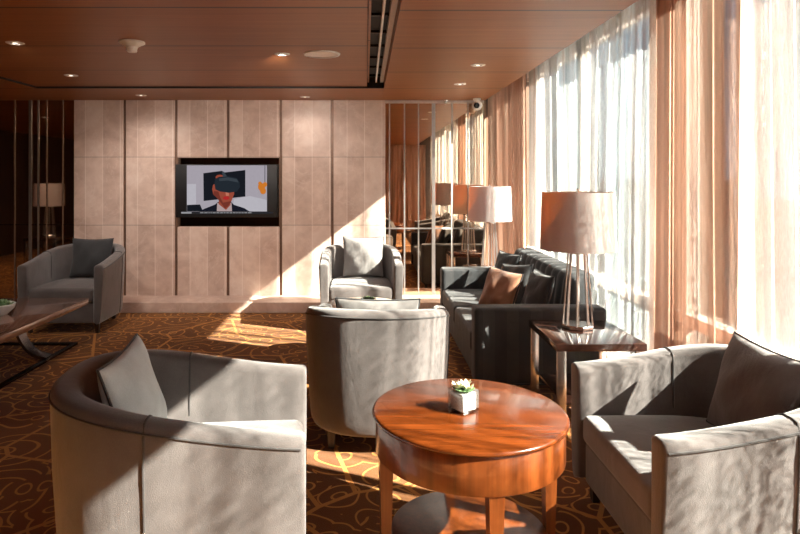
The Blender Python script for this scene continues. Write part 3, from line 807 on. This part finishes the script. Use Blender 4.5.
# ------------------------------------------------------------------ side tables and lamps
def side_table(loc, label, sx=0.54, sy=0.62, z=0.56):
    t0 = thing('side_table', label, 'side table', loc, group='dark side tables beside the sofa')
    b = B(); box(b, -sx / 2, sx / 2, -sy / 2, sy / 2, z - 0.045, z, 0.004); obj('tabletop', b, MAT['espresso'], t0)
    b = B(); box(b, -sx / 2 + 0.06, sx / 2 - 0.06, -sy / 2 + 0.04, sy / 2 - 0.04, 0.18, 0.20, 0.003); obj('lower_shelf', b, MAT['espresso'], t0)
    for ax in (-1, 1):
        for ay in (-1, 1):
            b = B(); x = ax * (sx / 2 - 0.035); y = ay * (sy / 2 - 0.02)
            box(b, x - 0.028, x + 0.028, y - 0.010, y + 0.010, 0.0, z - 0.045, 0.002); obj('leg', b, MAT['chrome'], t0)
    return t0
def lamp(loc, label, group='table lamps with drum shades', energy=9):
    t0 = thing('table_lamp', label, 'lamp', loc, group=group)
    b = B(); lathe(b, [(0, 0.0), (0.10, 0.0), (0.105, 0.006), (0.105, 0.020), (0.10, 0.026), (0, 0.026)], 8); obj('base', b, MAT['chrome'], t0, False)
    for k in range(8):
        a = 2 * PI * (k + .5) / 8
        b = B(); tube(b, [(0.092 * math.cos(a), 0.092 * math.sin(a), 0.02), (0.058 * math.cos(a), 0.058 * math.sin(a), 0.50)], 0.0055, 8); obj('rod', b, MAT['strip'], t0)
    b = B(); lathe(b, [(0, 0.49), (0.066, 0.49), (0.068, 0.497), (0.066, 0.505), (0.02, 0.51), (0.018, 0.56), (0.022, 0.60), (0, 0.61)], 24); obj('collar', b, MAT['chrome'], t0)
    b = B(); R0, R1, z0, z1 = 0.240, 0.228, 0.515, 0.893
    lathe(b, [(R0, z0), (R1, z1), (R1 - 0.004, z1), (R0 - 0.004, z0)], 64, closed=True); sh = obj('lamp_shade', b, MAT['shade'], t0, angle=50)
    b = B()
    for k in range(3):
        a = 2 * PI * k / 3; tube(b, [(0, 0, z1 - 0.03), ((R1 - 0.003) * math.cos(a), (R1 - 0.003) * math.sin(a), z1 - 0.012)], 0.003, 6)
    tube(b, [(0, 0, 0.60), (0, 0, z1 + 0.012)], 0.004, 8); lathe(b, [(0, z1 + 0.026), (0.009, z1 + 0.018), (0.007, z1 + 0.008), (0, z1 + 0.006)], 12)
    obj('harp', b, MAT['chrome'], t0)
    b = B(); lathe(b, [(0, 0.61), (0.014, 0.615), (0.03, 0.66), (0.024, 0.695), (0, 0.708)], 20); obj('bulb', b, MAT['bulb'], t0)
    return t0
side_table((1.40, 3.93, 0), 'dark glossy side table with chrome legs in front of the near sofa arm')
side_table((1.37, 6.72, 0), 'dark side table behind the far end of the sofa by the mirror', sy=0.50)
lamp((1.395, 4.02, 0.56), 'large table lamp with rod base on the side table by the curtain')
lamp((1.37, 6.74, 0.56), 'farther table lamp with drum shade in front of the mirror wall')
side_table((-5.35, 4.6, 0), 'dark side table left of the frame, seen only in the dark mirror')['group'] = 'side tables seen in the mirror'
lamp((-5.35, 4.6, 0.56), 'table lamp left of the frame, seen only in the dark mirror', 'table lamps seen in the mirror')

# ------------------------------------------------------------------ television
tv = thing('television', 'flat television showing a man in a headset, set in the stone wall', 'television', (-1.675, WALL, 0))
X0, X1, Z0, Z1 = -0.632, 0.600, 1.068, 1.712   # relative x, absolute z
YF = -0.012
b = B(); box(b, X0, X1, YF, 0.055, Z0, Z1, 0.006); obj('bezel', b, MAT['bezel'], tv)
PXS = 7.385 / F   # metres per photo pixel on the screen
def scr(px, py): return ((px - VX) * PXS + 1.675, CH - (py - VY) * PXS)
def poly(name, pts, y, mat, parent):
    bm = B()
    f = [bm.verts.new((*(lambda q: (q[0], y, q[1]))(scr(*p)),)) for p in pts]
    bm.faces.new(f); return obj(name, bm, mat, parent, False)
def ell(cx, cy, rx, ry, n=24, a0=0, a1=2 * PI): return [(cx + rx * math.cos(a0 + (a1 - a0) * i / n), cy + ry * math.sin(a0 + (a1 - a0) * i / n)) for i in range(n)]
E = dict(bg=emit('screen_lilac', (0.50, 0.46, 0.52)), pale=emit('screen_pale', (0.62, 0.60, 0.66)), dk=emit('screen_dark', (0.012, 0.014, 0.02)), skin=emit('screen_skin', (0.40, 0.085, 0.05)),
         shade=emit('screen_skin_shade', (0.22, 0.045, 0.03)), light=emit('screen_skin_light', (0.68, 0.22, 0.14)),
         red=emit('screen_lips', (0.55, 0.03, 0.03)), hs=emit('screen_headset', (0.022, 0.030, 0.040)), hs2=emit('screen_headset_rim', (0.055, 0.07, 0.085)), suit=emit('screen_suit', (0.012, 0.013, 0.022)),
         shirt=emit('screen_shirt', (0.55, 0.42, 0.42)), flower=emit('screen_orange', (0.80, 0.25, 0.03)), txt=emit('screen_text', (0.40, 0.40, 0.42)), line=emit('screen_bar', (0.03, 0.03, 0.035)))
y = YF
s = poly('screen', [(186.8, 165.3), (267, 165.3), (267, 211.5), (186.8, 211.5)], y - 0.001, E['bg'], tv)
def pic(name, pts, mat, lay): return poly(name, pts, y - 0.001 - 0.0006 * lay, mat, s)
pic('picture_sofa', [(232, 211.3), (234, 199), (250, 196), (266.8, 200), (266.8, 211.3)], E['pale'], 1)
pic('picture_monitor', [(187, 184), (196, 184), (196, 204), (187, 205)], E['pale'], 1)
pic('picture_shelf', [(187, 205), (200, 204.5), (203, 211.3), (187, 211.3)], E['dk'], 1)
pic('picture_curtain', [(203.3, 173.2), (222, 170.8), (224, 172.5), (245.3, 170), (245.3, 196.5), (203.6, 201)], E['dk'], 1)
pic('picture_suit', [(199, 211.4), (205, 208.5), (215, 204.5), (218, 202), (231, 202), (234, 204.8), (244, 208), (249.5, 211.4)], E['suit'], 2)
pic('picture_shirt', [(216.8, 211.3), (217.2, 203), (231.5, 203), (232, 211.3)], E['shirt'], 3)
pic('picture_neck', [(218.5, 204), (219, 198), (230.5, 198), (230.5, 205), (226, 210)], E['skin'], 4)
pic('picture_face', [(212.2, 189), (213, 185), (216, 183), (234, 186), (234.2, 194), (231.5, 201), (226, 204.5), (221, 203), (216.5, 197.5), (213.2, 194.5)], E['skin'], 5)
pic('picture_cheek', [(214, 191), (218.5, 191.5), (220, 197), (223, 202.5), (221, 203), (216.5, 197.5), (213.2, 194.5)], E['shade'], 6)
pic('picture_chin', [(221, 203), (231.5, 201), (228, 206.5), (225, 208.5)], E['shade'], 6)
pic('picture_nose', [(225.5, 192), (228.5, 192), (229.2, 195.6), (226, 196)], E['light'], 6)
pic('picture_hair', ell(219.8, 177.3, 4.2, 2.6), E['skin'], 5)
pic('picture_mouth', ell(226.2, 198, 3.2, 1.8), E['red'], 6)
pic('picture_headset', [(214.5, 184), (215, 179), (219, 176.8), (228, 176.3), (236.5, 178), (239.5, 182), (240, 187), (237, 191.5), (229, 192.8), (220, 191.5), (215.5, 189.5)], E['hs'], 7)
pic('picture_headset_rim', [(219, 178.5), (228, 177.3), (237, 179.2), (238.5, 182.5), (228, 180.4), (219.5, 181)], E['hs2'], 8)
pic('picture_strap', [(223, 177), (222, 172.5), (224, 171.5), (227, 176.4)], E['hs2'], 8)
for fx, fy, fr in ((261.5, 187, 3.6), (265, 184.5, 2.2), (263, 191, 3.0), (260, 183.5, 1.8)): pic('picture_flower', ell(fx, fy, fr, fr * 1.1, 14), E['flower'], 2)
pic('picture_frame', [(264.6, 165.5), (265.2, 165.5), (265.2, 182), (264.6, 182)], E['dk'], 2)
b2 = [(181, 211.8), (273, 211.8), (273, 213.8), (181, 213.8)]
tk = poly('ticker_bar', b2, y - 0.001, E['line'], tv)
px = 200.0; rnd = random.Random(2); bm = B()
def quad(bm, x0, x1, y0, y1, yy):
    q = [scr(a, c) for a, c in ((x0, y0), (x1, y0), (x1, y1), (x0, y1))]; bm.faces.new([bm.verts.new((u, yy, v)) for u, v in q])
quad(bm, 181.2, 191.5, 211.9, 213.6, y - 0.0018); obj('ticker_tag', bm, E['txt'], tk, False); bm = B()
while px < 252:
    wd = rnd.uniform(1.2, 3.6); quad(bm, px, px + wd, 212.4, 213.2, y - 0.0018); px += wd + 0.7
obj('ticker_text', bm, E['txt'], tk, False)

# ------------------------------------------------------------------ ceiling fittings
def ceil_pt(px, py, h=None):
    d = (CEIL - CH) * F / (VY - py); x = px_x(px, d); return (x, d, CEIL + (0.016 if x < 0.01 and d < 6.41 else 0.0))
lights = [(15, 45, 'recessed ceiling spotlight at the top left of the photo'),
          (71, 77, 'recessed ceiling spotlight between the far left corner and the dome'),
          (282, 56, 'small recessed spotlight just left of the round ceiling speaker'),
          (478, 65, 'recessed ceiling spotlight nearest to the curtains'),
          (460, 84, 'bright recessed ceiling spotlight in front of the mirror wall'),
          (141, 95.2, 'recessed spotlight in the rear ceiling strip above the left stone panels'),
          (305, 96.8, 'recessed spotlight in the rear ceiling strip above the right stone panels')]
d0 = None
for i, (px, py, lab) in enumerate(lights):
    if d0 is None:
        d0 = thing('ceiling_spotlight', lab, 'ceiling light', group='recessed ceiling spotlights')
        b = B(); lathe(b, [(0.034, -0.001), (0.038, -0.007), (0.058, -0.005), (0.062, 0.0)], 32); obj('trim_ring', b, MAT['white'], d0)
        b = B(); lathe(b, [(0.036, -0.002), (0.030, -0.0035), (0.0, -0.0035)], 24); obj('reflector', b, MAT['bronze'], d0)
        b = B(); lathe(b, [(0.0, -0.006), (0.012, -0.0055), (0.017, -0.0036)], 20); obj('glowing_lamp', b, MAT['diffuser'], d0)
        o = d0
    else:
        o = copy_tree(d0); o['label'] = lab
    o.location = ceil_pt(px, py)
o = thing('ceiling_speaker', 'round white ceiling speaker near the air slot', 'speaker', ceil_pt(322, 56))
b = B(); lathe(b, [(0.125, -0.008), (0.138, -0.008), (0.142, 0.0)], 48); obj('rim', b, MAT['white'], o)
b = B(); lathe(b, [(0.0, -0.006), (0.125, -0.006), (0.126, -0.002)], 48); obj('grille', b, MAT['cream_top'], o)
o = thing('smoke_detector', 'white funnel-shaped detector hanging from the left ceiling', 'smoke detector', ceil_pt(132, 44))
b = B(); lathe(b, [(0.088, 0.0), (0.088, -0.012), (0.070, -0.020), (0.040, -0.038), (0.034, -0.060)], 40); obj('housing', b, MAT['white'], o)
b = B(); lathe(b, [(0.034, -0.058), (0.036, -0.064), (0.030, -0.074), (0.0, -0.078)], 32); obj('sensor_tip', b, MAT['white'], o)
o = thing('sprinkler', 'small ceiling sprinkler in front of the mirror wall', 'sprinkler', ceil_pt(446, 100.2))
b = B(); lathe(b, [(0.04, 0.0), (0.034, -0.01), (0.012, -0.012)], 24); obj('escutcheon', b, MAT['chrome'], o)
b = B(); lathe(b, [(0.012, -0.012), (0.010, -0.035), (0.022, -0.037), (0.022, -0.040), (0.0, -0.042)], 16); obj('deflector', b, MAT['chrome'], o)
o = thing('security_camera', 'white dome security camera under the ceiling at the mirror corner', 'camera', (px_x(477, 7.25), 7.25, CEIL))
b = B(); lathe(b, [(0.0, 0.0), (0.045, 0.0), (0.045, -0.02), (0.028, -0.026), (0.028, -0.04)], 24); obj('mount', b, MAT['white'], o)
b = B(); lathe(b, [(0.0, 0.062), (0.035, 0.052), (0.058, 0.025), (0.062, 0.0), (0.056, -0.028), (0.034, -0.052), (0.0, -0.06)], 28); bd = obj('housing', b, MAT['white'], o, loc=(0, 0, -0.085))
b = B(); lathe(b, [(0.0, 0.022), (0.030, 0.018), (0.036, 0.0)], 24); obj('lens', b, MAT['black'], bd, loc=(-0.012, -0.048, -0.004), rot=(PI / 2, 0, 0))
# the spotlights themselves
def spot(px, py, watts, ang=95, aim=None):
    x, y, z = ceil_pt(px, py)
    l = bpy.data.lights.new('spotlight_beam', 'SPOT'); l.energy = watts; l.color = (1.0, 0.88, 0.79); l.spot_size = math.radians(ang); l.spot_blend = 1.0; l.shadow_soft_size = 0.06
    o = bpy.data.objects.new('spotlight_beam', l); COL.objects.link(o); o.location = (x, y, z - 0.03)
    if aim: o.rotation_euler = (Vector(aim) - o.location).to_track_quat('-Z', 'Y').to_euler()
spot(15, 45, 34, 110, (-3.1, 6.6, 0.5)); spot(71, 77, 40, 90, (-2.5, WALL, 0.7)); spot(282, 56, 85, 88, (-1.3, WALL, 1.2))
for bx, by in ((-5.0, 3.2), (-5.0, 5.4)):  # extra downlights added out of frame to brighten the dark left side
    o = copy_tree(d0); o.location = (bx, by, CEIL); o['label'] = 'added ceiling spotlight brightening the left part of the lounge, seen only in the mirror'; o['group'] = 'added ceiling spotlights beyond the left edge'
    l = bpy.data.lights.new('spotlight_beam', 'SPOT'); l.energy = 60; l.color = (1.0, 0.86, 0.72); l.spot_size = 2.3; l.spot_blend = 1.0; l.shadow_soft_size = 0.06
    q = bpy.data.objects.new('spotlight_beam', l); COL.objects.link(q); q.location = (bx, by, CEIL - 0.03)
spot(478, 65, 12); spot(460, 84, 14); spot(141, 95.2, 9, 150); spot(305, 96.8, 6, 150)
# air slot
o = thing('air_vent', 'long linear air vent in the ceiling slot', 'vent', (0.098, 2.2, CEIL))
b = B(); box(b, -0.09, 0.09, -4.5, 4.2, 0.11, 0.125); obj('backing', b, MAT['black_matte'], o, False)
for x, wd, m in ((-0.075, 0.016, 'ceiling'), (0.008, 0.014, 'white'), (0.066, 0.034, 'frame')):
    b = B(); box(b, x - wd / 2, x + wd / 2, -4.5, 4.19, 0.055, 0.11); obj('slat', b, MAT[m], o, False)
for k in range(9):
    yk = 0.3 + k * 0.46
    for xa, xb in ((-0.067, 0.001), (0.015, 0.049)):
        b = B(); box(b, xa, xb, yk - 0.006, yk + 0.006, 0.085, 0.105); obj('cross_bar', b, MAT['bronze'], o, False)
